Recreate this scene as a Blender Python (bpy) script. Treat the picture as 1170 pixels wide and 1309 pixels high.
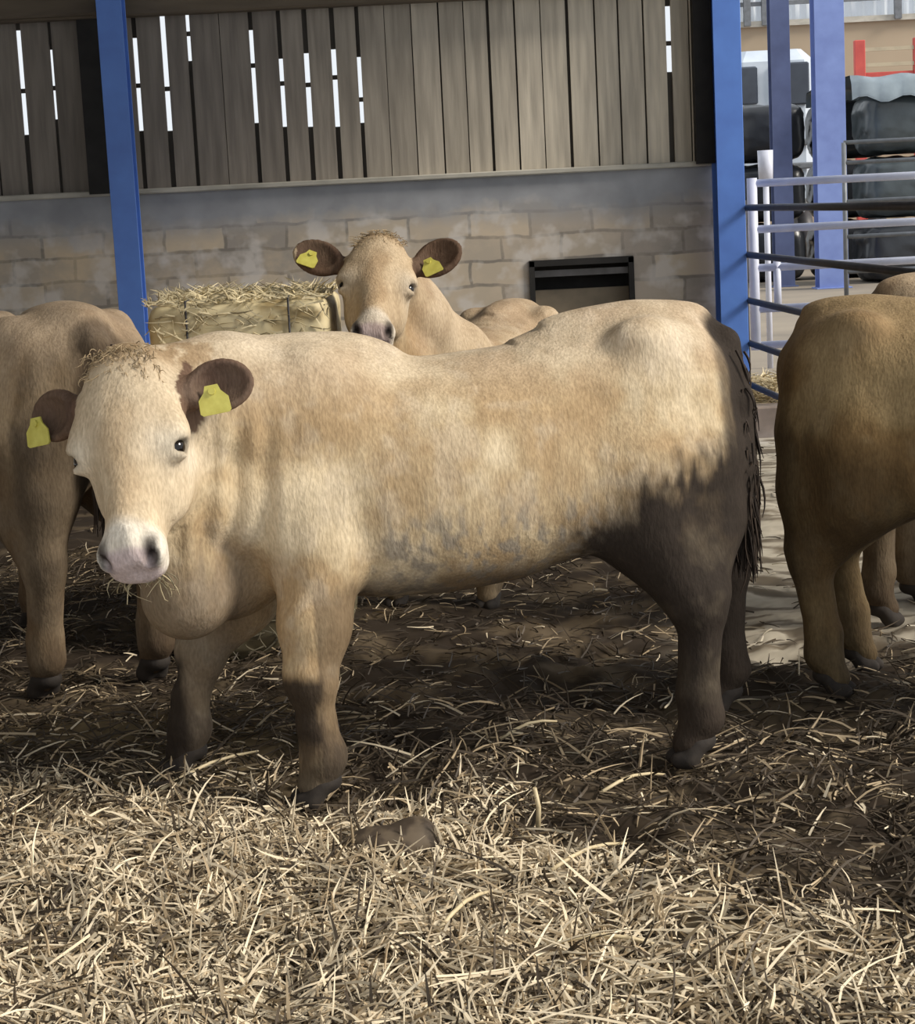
import bpy, math, random
import numpy as np
from mathutils import Vector, Matrix
random.seed(4); rng = np.random.default_rng(7)
for o in list(bpy.data.objects): bpy.data.objects.remove(o)
scene = bpy.context.scene
COL = scene.collection

# ------------------------------------------------------------------ camera
FPX, CAMZ = 2500.0, 1.5
TH = math.atan(389/FPX); ROLL = 0.05
fw = Vector((0, math.cos(TH), -math.sin(TH))); rt = Vector((1, 0, 0)); up = Vector((0, math.sin(TH), math.cos(TH)))
cr, sr = math.cos(ROLL), math.sin(ROLL)
R_, U_ = rt*cr - up*sr, rt*sr + up*cr
cam = bpy.data.cameras.new('camera'); co = bpy.data.objects.new('camera', cam); COL.objects.link(co)
m = Matrix((R_, U_, -fw)).transposed().to_4x4(); m.translation = (0, 0, CAMZ); co.matrix_world = m
cam.sensor_fit = 'VERTICAL'; cam.sensor_height = 24; cam.lens = FPX/1309*24; cam.clip_end = 300
scene.camera = co
# ------------------------------------------------------------------ light
w = bpy.data.worlds.new('world'); scene.world = w; w.use_nodes = True
bg = w.node_tree.nodes['Background']; bg.inputs[0].default_value = (0.90, 0.95, 1.0, 1); bg.inputs[1].default_value = 0.86
def sun(d, e, ang, c):
    l = bpy.data.lights.new('sun', 'SUN'); l.energy = e; l.angle = math.radians(ang); l.color = c
    o = bpy.data.objects.new('sun', l); COL.objects.link(o)
    o.rotation_euler = Vector(d).to_track_quat('-Z', 'Y').to_euler()
sun((-1.15, 0.36, -0.80), 3.5, 18, (1.0, 0.93, 0.82))
scene.view_settings.view_transform = 'Standard'; scene.view_settings.look = 'None'
scene.view_settings.exposure = 0.17; scene.view_settings.gamma = 1.0
try: scene.view_settings.use_curve_mapping = False
except Exception: pass

def P(px, py, Y):
    """world point on the plane y=Y seen at a photo pixel"""
    u1, v1 = (px-585)/FPX, (654.5-py)/FPX
    u, v = u1*cr + v1*sr, -u1*sr + v1*cr
    d = fw + rt*u + up*v
    return Vector((0, 0, CAMZ)) + d*(Y/d.y)

# ------------------------------------------------------------------ helpers
def tag(o, label=None, cat=None, group=None, kind=None):
    if label: o['label'] = label
    if cat: o['category'] = cat
    if group: o['group'] = group
    if kind: o['kind'] = kind
    return o
def empty(name, loc=(0,0,0), rz=0, **k):
    o = bpy.data.objects.new(name, None); COL.objects.link(o); o.location = loc; o.rotation_euler = (0,0,rz)
    o.empty_display_size = .1
    return tag(o, **k)
def link(name, me, mat=None, parent=None, **k):
    o = bpy.data.objects.new(name, me); COL.objects.link(o)
    if mat and not me.materials: me.materials.append(mat)
    if parent: o.parent = parent
    return tag(o, **k)
def np_mesh(name, V, F, col=None, smooth=True):
    V = np.asarray(V, np.float32); F = np.asarray(F, np.int32); n = F.shape[1]
    me = bpy.data.meshes.new(name)
    me.vertices.add(len(V)); me.vertices.foreach_set('co', V.ravel())
    me.loops.add(F.size); me.loops.foreach_set('vertex_index', F.ravel())
    me.polygons.add(len(F)); me.polygons.foreach_set('loop_start', np.arange(0, F.size, n, dtype=np.int32))
    me.polygons.foreach_set('loop_total', np.full(len(F), n, np.int32))
    me.polygons.foreach_set('use_smooth', np.full(len(F), smooth))
    if col is not None:
        a = me.attributes.new('Col', 'FLOAT_COLOR', 'POINT')
        a.data.foreach_set('color', np.c_[np.asarray(col, np.float32), np.ones(len(V), np.float32)].ravel())
    me.update(); me.validate()
    return me
class MB:
    """collects bevelled boxes and tubes into one mesh"""
    def __init__(s): s.v = []; s.f = []
    def box(s, c, d, R=None, bev=0.0):
        h = [x/2 for x in d]; b = min(bev, min(h)*.6)
        n = len(s.v); c = Vector(c)
        if b <= 0:
            for z in (-1,1):
                for y in (-1,1):
                    for x in (-1,1):
                        p = Vector((x*h[0], y*h[1], z*h[2])); s.v.append(tuple(c + (R @ p if R else p)))
            for q in ((0,2,3,1),(4,5,7,6),(0,1,5,4),(2,6,7,3),(0,4,6,2),(1,3,7,5)): s.f.append([n+i for i in q])
            return s
        rings = []
        for z, i in ((-h[2], b), (-h[2]+b, 0), (h[2]-b, 0), (h[2], b)):
            x, y = h[0]-i, h[1]-i; k = b if i == 0 else b*.5
            rings.append([(-x+k,-y,z),(x-k,-y,z),(x,-y+k,z),(x,y-k,z),(x-k,y,z),(-x+k,y,z),(-x,y-k,z),(-x,-y+k,z)])
        for r in rings:
            for p in r:
                p = Vector(p); s.v.append(tuple(c + (R @ p if R else p)))
        for j in range(3):
            for i in range(8):
                k = (i+1) % 8; s.f.append([n+j*8+i, n+j*8+k, n+j*8+8+k, n+j*8+8+i])
        s.f.append([n+i for i in range(7,-1,-1)]); s.f.append([n+24+i for i in range(8)])
        return s
    def tube(s, pts, r, seg=10):
        pts = [Vector(p) for p in pts]; rs = r if isinstance(r, (list, tuple)) else [r]*len(pts)
        n0 = len(s.v); a = None
        for i, p in enumerate(pts):
            t = (pts[min(i+1, len(pts)-1)] - pts[max(i-1, 0)]).normalized()
            if a is None: a = t.orthogonal().normalized()
            a = (a - t*a.dot(t)).normalized(); b = t.cross(a)
            for k in range(seg):
                g = 2*math.pi*k/seg; s.v.append(tuple(p + (a*math.cos(g) + b*math.sin(g))*rs[i]))
        for i in range(len(pts)-1):
            for k in range(seg):
                l = (k+1) % seg; s.f.append([n0+i*seg+k, n0+i*seg+l, n0+(i+1)*seg+l, n0+(i+1)*seg+k])
        s.f.append([n0+k for k in range(seg-1,-1,-1)]); s.f.append([n0+(len(pts)-1)*seg+k for k in range(seg)])
        return s
    def build(s, name, mat, parent=None, smooth=False, **k):
        me = bpy.data.meshes.new(name); me.from_pydata(s.v, [], s.f)
        if smooth:
            me.polygons.foreach_set('use_smooth', [len(f.vertices) == 4 for f in me.polygons])
        me.update()
        return link(name, me, mat, parent, **k)
def _h(i, j, k, s):
    n = (i*374761393 + j*668265263 + k*2147483647 + s*974711) & 0xffffffff
    n = ((n ^ (n >> 13))*1274126177) & 0xffffffff
    return ((n ^ (n >> 16)) & 0xffff)/65535.0
def noise(p, sc, seed=0):
    q = np.asarray(p, np.float64)*sc; i = np.floor(q).astype(np.int64); f = q-i; f = f*f*(3-2*f); r = 0
    for a in (0,1):
        for b in (0,1):
            for c in (0,1):
                wt = (f[:,0] if a else 1-f[:,0])*(f[:,1] if b else 1-f[:,1])*(f[:,2] if c else 1-f[:,2])
                r = r + wt*_h(i[:,0]+a, i[:,1]+b, i[:,2]+c, seed)
    return r
def fbm(p, sc, seed=0, o=4):
    r = 0; a = 1; t = 0
    for k in range(o): r = r + a*noise(p, sc*2**k, seed+k*17); t += a; a *= .55
    return r/t
def sstep(a, b, x):
    t = np.clip((x-a)/(b-a), 0, 1); return t*t*(3-2*t)
def mixc(A, B, t): return A*(1-t[:,None]) + np.asarray(B)*t[:,None]

# ------------------------------------------------------------------ materials
def newmat(name):
    mt = bpy.data.materials.new(name); mt.use_nodes = True; nt = mt.node_tree
    return mt, nt, nt.nodes['Principled BSDF']
def nd(nt, t, **kw):
    n = nt.nodes.new(t)
    for k, v in kw.items():
        if k in n.inputs: n.inputs[k].default_value = v
        else: setattr(n, k, v)
    return n
def ramp(nt, fac, stops):
    r = nt.nodes.new('ShaderNodeValToRGB'); nt.links.new(fac, r.inputs[0]); e = r.color_ramp.elements
    while len(e) < len(stops): e.new(.5)
    for el, (p, c) in zip(e, stops): el.position = p; el.color = (*c, 1)
    return r.outputs[0]
def mix(nt, a, b, fac, mode='MIX'):
    n = nt.nodes.new('ShaderNodeMix'); n.data_type = 'RGBA'; n.blend_type = mode
    for s, v in ((n.inputs[0], fac), (n.inputs[6], a), (n.inputs[7], b)):
        if hasattr(v, 'links'): nt.links.new(v, s)
        elif isinstance(v, (int, float)): s.default_value = v
        else: s.default_value = (*v, 1)
    return n.outputs[2]
def bump(nt, bs, h, st, dist):
    b = nd(nt, 'ShaderNodeBump', Strength=st, Distance=dist); nt.links.new(h, b.inputs['Height']); nt.links.new(b.outputs[0], bs.inputs['Normal'])
def pmat(name, c, c2=None, rough=.6, scale=6, bmp=.2, metal=0, stretch=(1,1,1), bd=.01, coords='Object'):
    mt, nt, bs = newmat(name); tc = nd(nt, 'ShaderNodeTexCoord'); mp = nd(nt, 'ShaderNodeMapping', Scale=stretch)
    nt.links.new(tc.outputs[coords], mp.inputs[0])
    n = nd(nt, 'ShaderNodeTexNoise', Scale=scale, Detail=6.0); nt.links.new(mp.outputs[0], n.inputs[0])
    c2 = c2 or tuple(x*.7 for x in c)
    nt.links.new(ramp(nt, n.outputs[0], [(.3, c2), (.7, c)]), bs.inputs['Base Color'])
    bs.inputs['Roughness'].default_value = rough; bs.inputs['Metallic'].default_value = metal
    if bmp: bump(nt, bs, n.outputs[0], bmp, bd)
    return mt
def coatmat(name, fine=150.0):
    mt, nt, bs = newmat(name); at = nd(nt, 'ShaderNodeAttribute', attribute_name='Col')
    tc = nd(nt, 'ShaderNodeTexCoord'); mp = nd(nt, 'ShaderNodeMapping', Scale=(1, 1, .35)); nt.links.new(tc.outputs['Object'], mp.inputs[0])
    n = nd(nt, 'ShaderNodeTexNoise', Scale=fine, Detail=3.0); nt.links.new(mp.outputs[0], n.inputs[0])
    n2 = nd(nt, 'ShaderNodeTexNoise', Scale=22.0, Detail=4.0); nt.links.new(mp.outputs[0], n2.inputs[0])
    g = ramp(nt, n.outputs[0], [(.3, (.80,.78,.76)), (.7, (1.12,1.12,1.12))])
    g2 = ramp(nt, n2.outputs[0], [(.3, (.88,.86,.83)), (.7, (1.08,1.08,1.08))])
    c = mix(nt, mix(nt, at.outputs['Color'], g, 1.0, 'MULTIPLY'), g2, 1.0, 'MULTIPLY')
    nt.links.new(c, bs.inputs['Base Color']); bs.inputs['Roughness'].default_value = .85
    bs.inputs['Specular IOR Level'].default_value = .25
    bs.inputs['Sheen Weight'].default_value = .0
    ad = nd(nt, 'ShaderNodeMath', operation='MULTIPLY_ADD'); nt.links.new(n2.outputs[0], ad.inputs[0]); ad.inputs[1].default_value = 3.0; nt.links.new(n.outputs[0], ad.inputs[2])
    bump(nt, bs, ad.outputs[0], .55, .004)
    return mt
def attrmat(name, rough=.75, spec=.3):
    mt, nt, bs = newmat(name); at = nd(nt, 'ShaderNodeAttribute', attribute_name='Col')
    nt.links.new(at.outputs['Color'], bs.inputs['Base Color']); bs.inputs['Roughness'].default_value = rough
    bs.inputs['Specular IOR Level'].default_value = spec
    return mt
M_coat = coatmat('hide'); M_straw = attrmat('straw', .6, .35); M_hair = attrmat('hair', .7, .3)
M_eye = pmat('eye', (.012,.008,.006), (.006,.004,.003), .12, 20, 0)
M_hoof = pmat('hoof', (.030,.022,.016), (.014,.010,.008), .85, 30, .3)
M_tag = pmat('tag_yellow', (.62,.57,.13), (.50,.44,.08), .45, 40, .05)
M_blue = pmat('blue_paint', (.11,.25,.70), (.09,.20,.60), .42, 7, .12)
M_blue2 = pmat('slate_blue_paint', (.10,.13,.26), (.07,.09,.19), .5, 4, .1)
M_blue3 = pmat('light_blue_paint', (.22,.30,.62), (.16,.22,.50), .5, 4, .1)
M_galv = pmat('galvanised_pale', (.72,.74,.86), (.58,.60,.70), .45, 9, .1)
M_dark = pmat('dark_steel', (.055,.05,.055), (.03,.03,.033), .5, 12, .1, .2)
M_grey = pmat('grey_steel', (.20,.21,.23), (.13,.14,.15), .5, 12, .1, .2)

# ------------------------------------------------------------------ implicit surface modelling
class Field:
    def __init__(s, lo, hi, h):
        s.lo = np.array(lo, float); s.h = h; s.n = np.ceil((np.array(hi)-s.lo)/h).astype(int)+1
        s.D = np.full(s.n, 1.0, np.float32)
    def reg(s, lo, hi):
        a = np.clip(np.floor((np.array(lo)-s.lo)/s.h).astype(int), 0, s.n); b = np.clip(np.ceil((np.array(hi)-s.lo)/s.h).astype(int)+1, 0, s.n)
        sl = tuple(slice(x, y) for x, y in zip(a, b))
        ax = [s.lo[i]+s.h*np.arange(a[i], b[i]) for i in range(3)]
        return sl, np.stack(np.meshgrid(*ax, indexing='ij'), -1)
    def comb(s, sl, d, k, sub=False):
        A = s.D[sl]
        if A.size == 0: return
        d = d.astype(np.float32)
        if sub: B = -d; h = np.maximum(k-np.abs(A-B), 0)/k; s.D[sl] = np.maximum(A, B)+h*h*k*.25
        else: h = np.maximum(k-np.abs(A-d), 0)/k; s.D[sl] = np.minimum(A, d)-h*h*k*.25
    def ell(s, c, r, k=.03, R=None, sub=False):
        c = np.array(c, float); r = np.array(r, float); e = r.max()+k+2*s.h
        sl, X = s.reg(c-e, c+e); q = X-c
        if R is not None: q = q @ np.array(R)
        k0 = np.sqrt(((q/r)**2).sum(-1)); k1 = np.sqrt(((q/r**2)**2).sum(-1))+1e-9
        s.comb(sl, k0*(k0-1)/k1, k, sub)
    def cone(s, a, b, ra, rb, k=.03, sub=False):
        a = np.array(a, float); b = np.array(b, float); e = max(ra, rb)+k+2*s.h
        sl, X = s.reg(np.minimum(a,b)-e, np.maximum(a,b)+e); ab = b-a; t = np.clip(((X-a)@ab)/(ab@ab), 0, 1)
        s.comb(sl, np.linalg.norm(X-a-t[...,None]*ab, axis=-1)-(ra+(rb-ra)*t), k, sub)
    def chain(s, pts, rs, k=.03):
        for i in range(len(pts)-1): s.cone(pts[i], pts[i+1], rs[i], rs[i+1], k)
    def torso(s, A, T, B, W, k=.05, n=2.3, low=.46):
        A = np.array(A)
        lo = (A.min()-.03, -max(W)-.08, min(B)-.08); hi = (A.max()+.03, max(W)+.08, max(T)+.08)
        sl, X = s.reg(lo, hi); aa = np.linspace(A.min(), A.max(), 200)
        def cr_(v):   # smooth interpolation
            y = np.interp(aa, A, v); kk = np.hanning(15); kk /= kk.sum()
            return np.convolve(np.pad(y, 7, mode='edge'), kk, 'same')[7:-7]
        x = X[:,0,0,0]; t = np.interp(x, aa, cr_(T))[:,None,None]; b = np.interp(x, aa, cr_(B))[:,None,None]; w_ = np.interp(x, aa, cr_(W))[:,None,None]
        cz = b+(t-b)*low; hz = np.where(X[...,2] > cz, t-cz, cz-b); yy = np.abs(X[...,1])/w_; zz = np.abs(X[...,2]-cz)/hz
        r = (yy**n+zz**n)**(1/n); d = (r-1)*np.minimum(np.broadcast_to(w_, r.shape), hz)
        over = np.maximum(A.min()-X[...,0], X[...,0]-A.max()); d = np.maximum(d, over)
        s.comb(sl, d, k)
    def mesh(s):
        D = s.D; S = D < 0; n = s.n; idx = np.full(n-1, -1, np.int64)
        c = np.zeros(n-1, np.int8)
        for i in (0,1):
            for j in (0,1):
                for k in (0,1): c += S[i:n[0]-1+i, j:n[1]-1+j, k:n[2]-1+k]
        act = (c > 0) & (c < 8); cells = np.argwhere(act); idx[act] = np.arange(len(cells))
        acc = np.zeros((len(cells), 3)); cnt = np.zeros(len(cells))
        for ax in range(3):
            o1, o2 = [a for a in range(3) if a != ax]
            for p in (0,1):
                for q in (0,1):
                    a = cells.copy(); a[:,o1] += p; a[:,o2] += q; b = a.copy(); b[:,ax] += 1
                    da = D[tuple(a.T)].astype(float); db = D[tuple(b.T)].astype(float); mk = (da < 0) != (db < 0)
                    t = np.where(mk, da/(da-db+1e-12), 0); pt = a.astype(float); pt[:,ax] += t
                    acc[mk] += pt[mk]; cnt[mk] += 1
        V = acc/cnt[:,None]*s.h+s.lo; Q = []
        for ax in range(3):
            o1, o2 = (ax+1) % 3, (ax+2) % 3
            sa = [slice(None)]*3; sb = [slice(None)]*3; sa[ax] = slice(0,-1); sb[ax] = slice(1,None)
            E = np.argwhere(S[tuple(sa)] != S[tuple(sb)]); E = E[(E[:,o1] > 0) & (E[:,o2] > 0) & (E[:,o1] < n[o1]-1) & (E[:,o2] < n[o2]-1)]
            fl = S[tuple(E.T)]
            def at(d1, d2):
                e = E.copy(); e[:,o1] += d1; e[:,o2] += d2; return idx[tuple(e.T)]
            q = np.stack([at(-1,-1), at(0,-1), at(0,0), at(-1,0)], 1); q[~fl] = q[~fl][:,::-1]; Q.append(q)
        return V, np.concatenate(Q)

# hoof mesh (two claws), shared
def hoof_mesh():
    f = Field((-.08,-.07,-.01), (.10,.07,.10), .005)
    for s in (-1,1):
        f.cone((.005, s*.024, .06), (.03, s*.024, .022), .026, .030, .012)
        f.ell((.045, s*.020, .022), (.034,.022,.024), .012)
    f.ell((-.02,0,.065), (.035,.042,.03), .02)
    V, Q = f.mesh(); V[:,2] = np.maximum(V[:,2], 0)
    return np_mesh('hoof', V, Q)
ME_HOOF = hoof_mesh()
def sphere_mesh(r, n=14):
    f = Field((-r*1.3,)*3, (r*1.3,)*3, r*2.6/n); f.ell((0,0,0), (r,r,r), .0001); V, Q = f.mesh()
    V = V/np.linalg.norm(V, axis=1)[:,None]*r
    return np_mesh('eye', V, Q)
ME_EYE = sphere_mesh(.019)
def strands(roots, tips, r, bendv, col, seg=4, sides=3):
    """many tapered thin tubes as one mesh; roots, tips (N,3)"""
    N = len(roots); d = tips-roots; L = np.linalg.norm(d, axis=1, keepdims=True)+1e-9; t = d/L
    a = np.cross(t, [0.3,0.2,1.0]); a /= np.linalg.norm(a, axis=1, keepdims=True)+1e-9; b = np.cross(t, a)
    V = np.zeros((N, seg+1, sides, 3), np.float32)
    for i in range(seg+1):
        s = i/seg; c = roots+d*s+bendv*(4*s*(1-s)); rad = r*(1-.75*s**2)
        for k in range(sides):
            g = 2*math.pi*k/sides; V[:,i,k] = c+(a*math.cos(g)+b*math.sin(g))*rad[:,None]
    base = (np.arange(N)*(seg+1)*sides)[:,None]; F = []
    for i in range(seg):
        for k in range(sides):
            l = (k+1) % sides; F.append(base+np.array([i*sides+k, i*sides+l, (i+1)*sides+l, (i+1)*sides+k]))
    return V.reshape(-1,3), np.stack(F, 1).reshape(-1,4), np.repeat(col, (seg+1)*sides, 0)

# ------------------------------------------------------------------ cattle
HEADS = []
def cow(label, origin, fdir, sc=1.0, h=.011, legs=None, head=None, coat=0, seed=1, tail=True, dirt=1.0, tone=(1,1,1), tagcol=None, es=1.0, ear_pose=(0,0), tuft=False):
    F = Vector((fdir[0], fdir[1], 0)).normalized(); L = Vector((-F.y, F.x, 0)); O = Vector(origin)
    root = empty('cow', O, math.atan2(F.y, F.x), label=label, cat='cow'); root.scale = (sc,)*3
    def loc(p): q = (Vector(p)-O)/sc; return np.array((q.dot(F), q.dot(L), q.z))
    def ldir(v): v = Vector(v); return np.array((v.dot(F), v.dot(L), v.z))
    lg = dict(LF=(.47,.45,.20), RF=(.50,.47,-.20), LH=(-.52,-.60,.18), RH=(-.55,-.62,-.18)); lg.update(legs or {})
    # head frame (cow-local)
    if head: hp = loc(head['poll']); v = ldir(head['dir']); uu = ldir(head['side'])
    else: hp = np.array((.98,0,1.16)); v = np.array((.55,0,-.83)); uu = np.array((0,1.,0))
    v = v/np.linalg.norm(v); uu = uu-v*(uu@v); uu /= np.linalg.norm(uu); ww = np.cross(v, uu)
    if ww[2] < 0 and not head: ww = -ww
    HR = np.stack([uu, v, ww], 1); hs = head.get('scale', 1.0) if head else 1.0
    WF = 1.12
    def H(p): return hp+HR@(np.array(p, float)*hs*np.array((WF,1,1)))
    pts = np.array([hp, H((0,.48,0)), H((.25,.1,-.1)), H((-.25,.1,-.1))])
    lo = np.minimum((-.98,-.42,.02), pts.min(0)-.06); hi = np.maximum((.92,.42,1.30), pts.max(0)+.08)
    f = Field(lo, hi, h)
    f.torso([-.70,-.67,-.60,-.46,-.30,-.10,.10,.30,.46,.58,.68,.76],
            [1.06,1.15,1.190,1.205,1.178,1.130,1.115,1.125,1.145,1.11,1.03,.93],
            [.84,.72,.66,.61,.565,.505,.485,.49,.52,.54,.58,.68],
            [.06,.13,.19,.235,.265,.295,.305,.285,.235,.20,.16,.09])
    for s in (1,-1):
        f.ell((-.42,s*.18,1.145), (.065,.045,.04), .06)                 # hook bone
        f.ell((-.66,s*.085,1.02), (.05,.045,.07), .07)                # pin bone
        f.ell((.45,s*.155,.92), (.16,.10,.25), .08)                   # shoulder
        f.ell((.60,s*.12,.78), (.10,.09,.12), .08)                    # point of shoulder
        f.ell((-.50,s*.15,.86), (.19,.115,.29), .10)                  # thigh
        f.ell((-.27,s*.20,.74), (.10,.07,.14), .10)                   # flank fold
    f.ell((-.44,0,1.17), (.20,.05,.03), .10); f.ell((.42,0,1.12), (.16,.05,.04), .1)
    # neck
    nb = H((0,.06,-.13)); nl = H((0,.2,-.17)); cst = H((0,.0,-.08))
    f.chain([(.36,0,.98), (.36*.45+nb[0]*.55, nb[1]*.42, .98*.45+nb[2]*.55), nb], [.20,.155,.115], .07)
    f.chain([(.38,0,1.06), (.38*.45+cst[0]*.55, cst[1]*.42, 1.10*.45+cst[2]*.55), cst], [.085,.08,.07], .07)
    f.chain([(.58,0,.76), (.58*.45+nl[0]*.55, nl[1]*.45, .76*.45+nl[2]*.55-.02), nl], [.165,.12,.07], .08)
    f.chain([(.64,0,.60), (.64*.5+nl[0]*.5, nl[1]*.45, .62*.5+nl[2]*.5-.10), nl-np.array((0,0,.03))], [.085,.045,.03], .06)
    f.ell((.68,0,.60), (.13,.11,.13), .08)
    f.chain([(.70,0,.60), (.70*.45+nl[0]*.55, nl[1]*.5, .56 if head and head.get('fold') else .62), nl], [.11,.10,.05], .07)
    for i, (t_, q_) in enumerate(((.25,.1),(.45,.08),(.62,.07))):      # neck folds
        p = np.array((.52,0,.9))*(1-t_)+nb*t_; sd = np.array((-.3,.9 if hp[1] > 0 else -.9,0))*.115
        f.cone(p+sd+np.array((0,0,.10)), p+sd*.8+np.array((.02,0,-.22)), .022, .018, .035)
    # fore legs
    for nm in ('LF','RF'):
        ft, kn, b = lg[nm][:3]; kz = lg[nm][3] if len(lg[nm]) > 3 else .37; fz = lg[nm][4] if len(lg[nm]) > 4 else .13; s = 1 if b > 0 else -1
        el = (.40+.06*(kn > .49), s*.165, .64)
        f.chain([(.50,s*.15,.80), el], [.125,.115], .06)
        f.chain([el, (el[0]*.4+kn*.6, s*.17*.4+b*.6, .66*.4+kz*.6), (kn,b,kz)], [.110,.086,.064], .05)
        f.ell((kn+.012,b,kz), (.062,.060,.075), .03)
        f.chain([(kn,b,kz-.03), (kn*.3+ft*.7, b, fz+.08), (ft-.01,b,fz)], [.055,.047,.048], .03)
        f.ell((ft-.012,b,fz), (.052,.052,.055), .04)
        f.chain([(ft-.012,b,fz), (ft+.015,b,.06)], [.048,.046], .03)
    # hind legs
    for nm in ('LH','RH'):
        ft, hk, b = lg[nm][:3]; s = 1 if b > 0 else -1
        f.chain([(-.42,s*.17,.80), (-.43,s*.175,.64), (hk+.03,b,.44)], [.155,.125,.072], .07)
        f.chain([(-.58,s*.14,.80), (-.60,s*.16,.64), (hk-.02,b,.47)], [.115,.085,.050], .07)
        f.ell((hk,b,.43), (.062,.050,.080), .03); f.ell((hk-.045,b,.47), (.025,.025,.035), .03)
        f.chain([(hk+.005,b,.40), (hk*.25+ft*.75-.01,b,.19), (ft-.03,b,.13)], [.060,.054,.054], .03)
        f.ell((ft-.03,b,.13), (.055,.052,.05), .03); f.chain([(ft-.03,b,.13), (ft+.01,b,.06)], [.047,.044], .02)
    # tail
    T = [(-.62,0,1.16), (-.695,.06,1.10), (-.71,.13,.95), (-.705,.16,.78), (-.70,.16,.60)] if head else [(-.64,0,1.15), (-.705,.0,1.09), (-.725,.0,.95), (-.73,.0,.78), (-.725,.0,.60)]
    if tail: f.chain(T, [.045,.042,.036,.034,.03], .02)
    # head
    def he(c, r, k=.03, sub=False, Rx=None):
        f.ell(H(c), np.array(r)*hs*(np.array((WF,1,1)) if Rx is None else 1), k*hs, HR if Rx is None else HR@Rx, sub)
    def hc(a, b, ra, rb, k=.03): f.cone(H(a), H(b), ra*hs, rb*hs, k*hs)
    he((0,.070,-.080), (.102,.11,.10), .04); he((0,.130,-.045), (.106,.11,.062), .04)
    hc((0,.15,-.100), (0,.37,-.075), .086, .050, .05); hc((0,.15,-.035), (0,.385,-.035), .050, .040, .05)
    he((0,.405,-.070), (.062,.050,.055), .04); he((0,.435,-.088), (.060,.036,.030), .025)
    hc((0,.15,-.175), (0,.37,-.130), .062, .040, .05); he((0,.425,-.132), (.044,.036,.026), .022)
    he((0,-.005,-.05), (.060,.05,.055), .05)
    for s in (1,-1):
        he((s*.088,.160,-.055), (.036,.046,.038), .04); he((s*.058,.22,-.135), (.038,.10,.065), .05)
        he((s*.040,.418,-.042), (.028,.034,.028), .02)
        he((s*.113,.188,-.050), (.020,.017,.020), .012, True)
        he((s*.104,.165,-.040), (.022,.010,.018), .012); he((s*.100,.209,-.054), (.020,.009,.016), .014)
        NR = np.array(Matrix.Rotation(s*.6, 3, 'Z')); he((s*.047,.436,-.026), np.array((.011,.021,.020))*1.0, .006, True, NR)
        # ears
        lift, back = ear_pose if s == 1 else (ear_pose[0], ear_pose[1]+.3) if head else (0,.3)
        ed = np.array((s*1.0, -lift, -back)); ed /= np.linalg.norm(ed); base = np.array((s*.100,.055,-.085))
        fr = np.array((0,.25,1.0)); fr = fr-ed*(fr@ed); fr /= np.linalg.norm(fr); wd = np.cross(fr, ed); ER = np.stack([ed, wd, fr], 1)
        hc(base, base+ed*.045, .030, .026, .03)
        he(base+ed*.080*es, (.078*es,.060*es,.027), .018, False, ER)
        he(base+ed*.088*es+fr*.026, (.064*es,.048*es,.034), .006, True, ER)
        if s == 1: EL = (base, ed, wd, fr)
        else: ERt = (base, ed, wd, fr)
    he((0,.462,-.112), (.055,.030,.005), .008, True)
    V, Q = f.mesh()
    if head and head.get('fold'):
        sgn = 1 if hp[1] > 0 else -1; mk_ = sstep(.50,.60,V[:,0])*sstep(.98,.88,V[:,0]*0+.9)*sstep(1.08,.95,V[:,2])*sstep(.60,.72,V[:,2])*(V[:,1]*sgn > .02)*sstep(.26,.17,np.abs(((V-hp)@HR)[:,1]-.1)*0+.1)
        mk_ = mk_*(np.linalg.norm(V-H((0,.2,-.08)), axis=1) > .19*hs)
        V[:,1] += sgn*mk_*.007*np.sin((V[:,0]+.25*V[:,1]*sgn)*2*np.pi/.075+1.2*np.sin(V[:,2]*8))
    # ---- colours
    q = (V-hp)@HR/hs/np.array((WF,1,1)); hu, hv, hw = q.T; a, b, c = V.T
    n1 = fbm(V, 4, seed); n2 = fbm(V, 14, seed+5); n3 = fbm(V*np.array((1,1,.5)), 45, seed+9, 3); n4 = fbm(V*np.array((2.2,2.2,.7)), 22, seed+31, 3)
    C = np.tile(np.array((.50,.385,.235)), (len(V),1))
    C = mixc(C, (.66,.545,.375), sstep(.42,.66,n1)); C = mixc(C, (.40,.275,.15), sstep(.54,.36,n1)*.8)
    C = mixc(C, (.60,.50,.37), sstep(.5,.72,n2)*.45)
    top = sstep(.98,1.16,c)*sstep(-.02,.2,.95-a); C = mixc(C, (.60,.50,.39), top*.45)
    isH = ((hv > -.09) & (hv < .52) & (np.abs(hu) < .26) & (hw > -.25) & (hw < .09)).astype(float)*sstep(-.24,-.12,hw)
    if head is None and not True: isH *= 0
    face = isH*(np.abs(hu) < .15)
    C = mixc(C, (.64,.52,.365), face*.8)
    C = mixc(C, (.50,.37,.23), face*sstep(.045,.015,np.abs(hu+.01*np.sin(hv*40)))*sstep(.05,.15,hv)*sstep(.4,.3,hv)*(.3+n2*.9))
    C = mixc(C, (.38,.27,.16), face*sstep(.03,-.04,hv)*sstep(.35,.6,n3+.1))
    C = mixc(C, (.76,.70,.60), face*sstep(.335,.375,hv+.3*hw))
    C = mixc(C, (.74,.66,.53), face*np.exp(-((np.abs(hu)-.10)**2+(hv-.19)**2)/.0016)*.8)
    nose = face*sstep(.405,.425,hv)*sstep(-.105,-.09,hw)*sstep(.062,.045,np.abs(hu)); C = mixc(C, (.56,.46,.47), nose*.9)
    C = mixc(C, (.02,.014,.013), face*np.exp(-(((np.abs(hu)-.048)/.014)**4+((hv-.425)/.040)**4+((hw+.027)/.022)**4)))
    C = mixc(C, (.22,.18,.14), face*sstep(.38,.42,hv)*sstep(-.10,-.125,hw)*.8)
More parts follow.
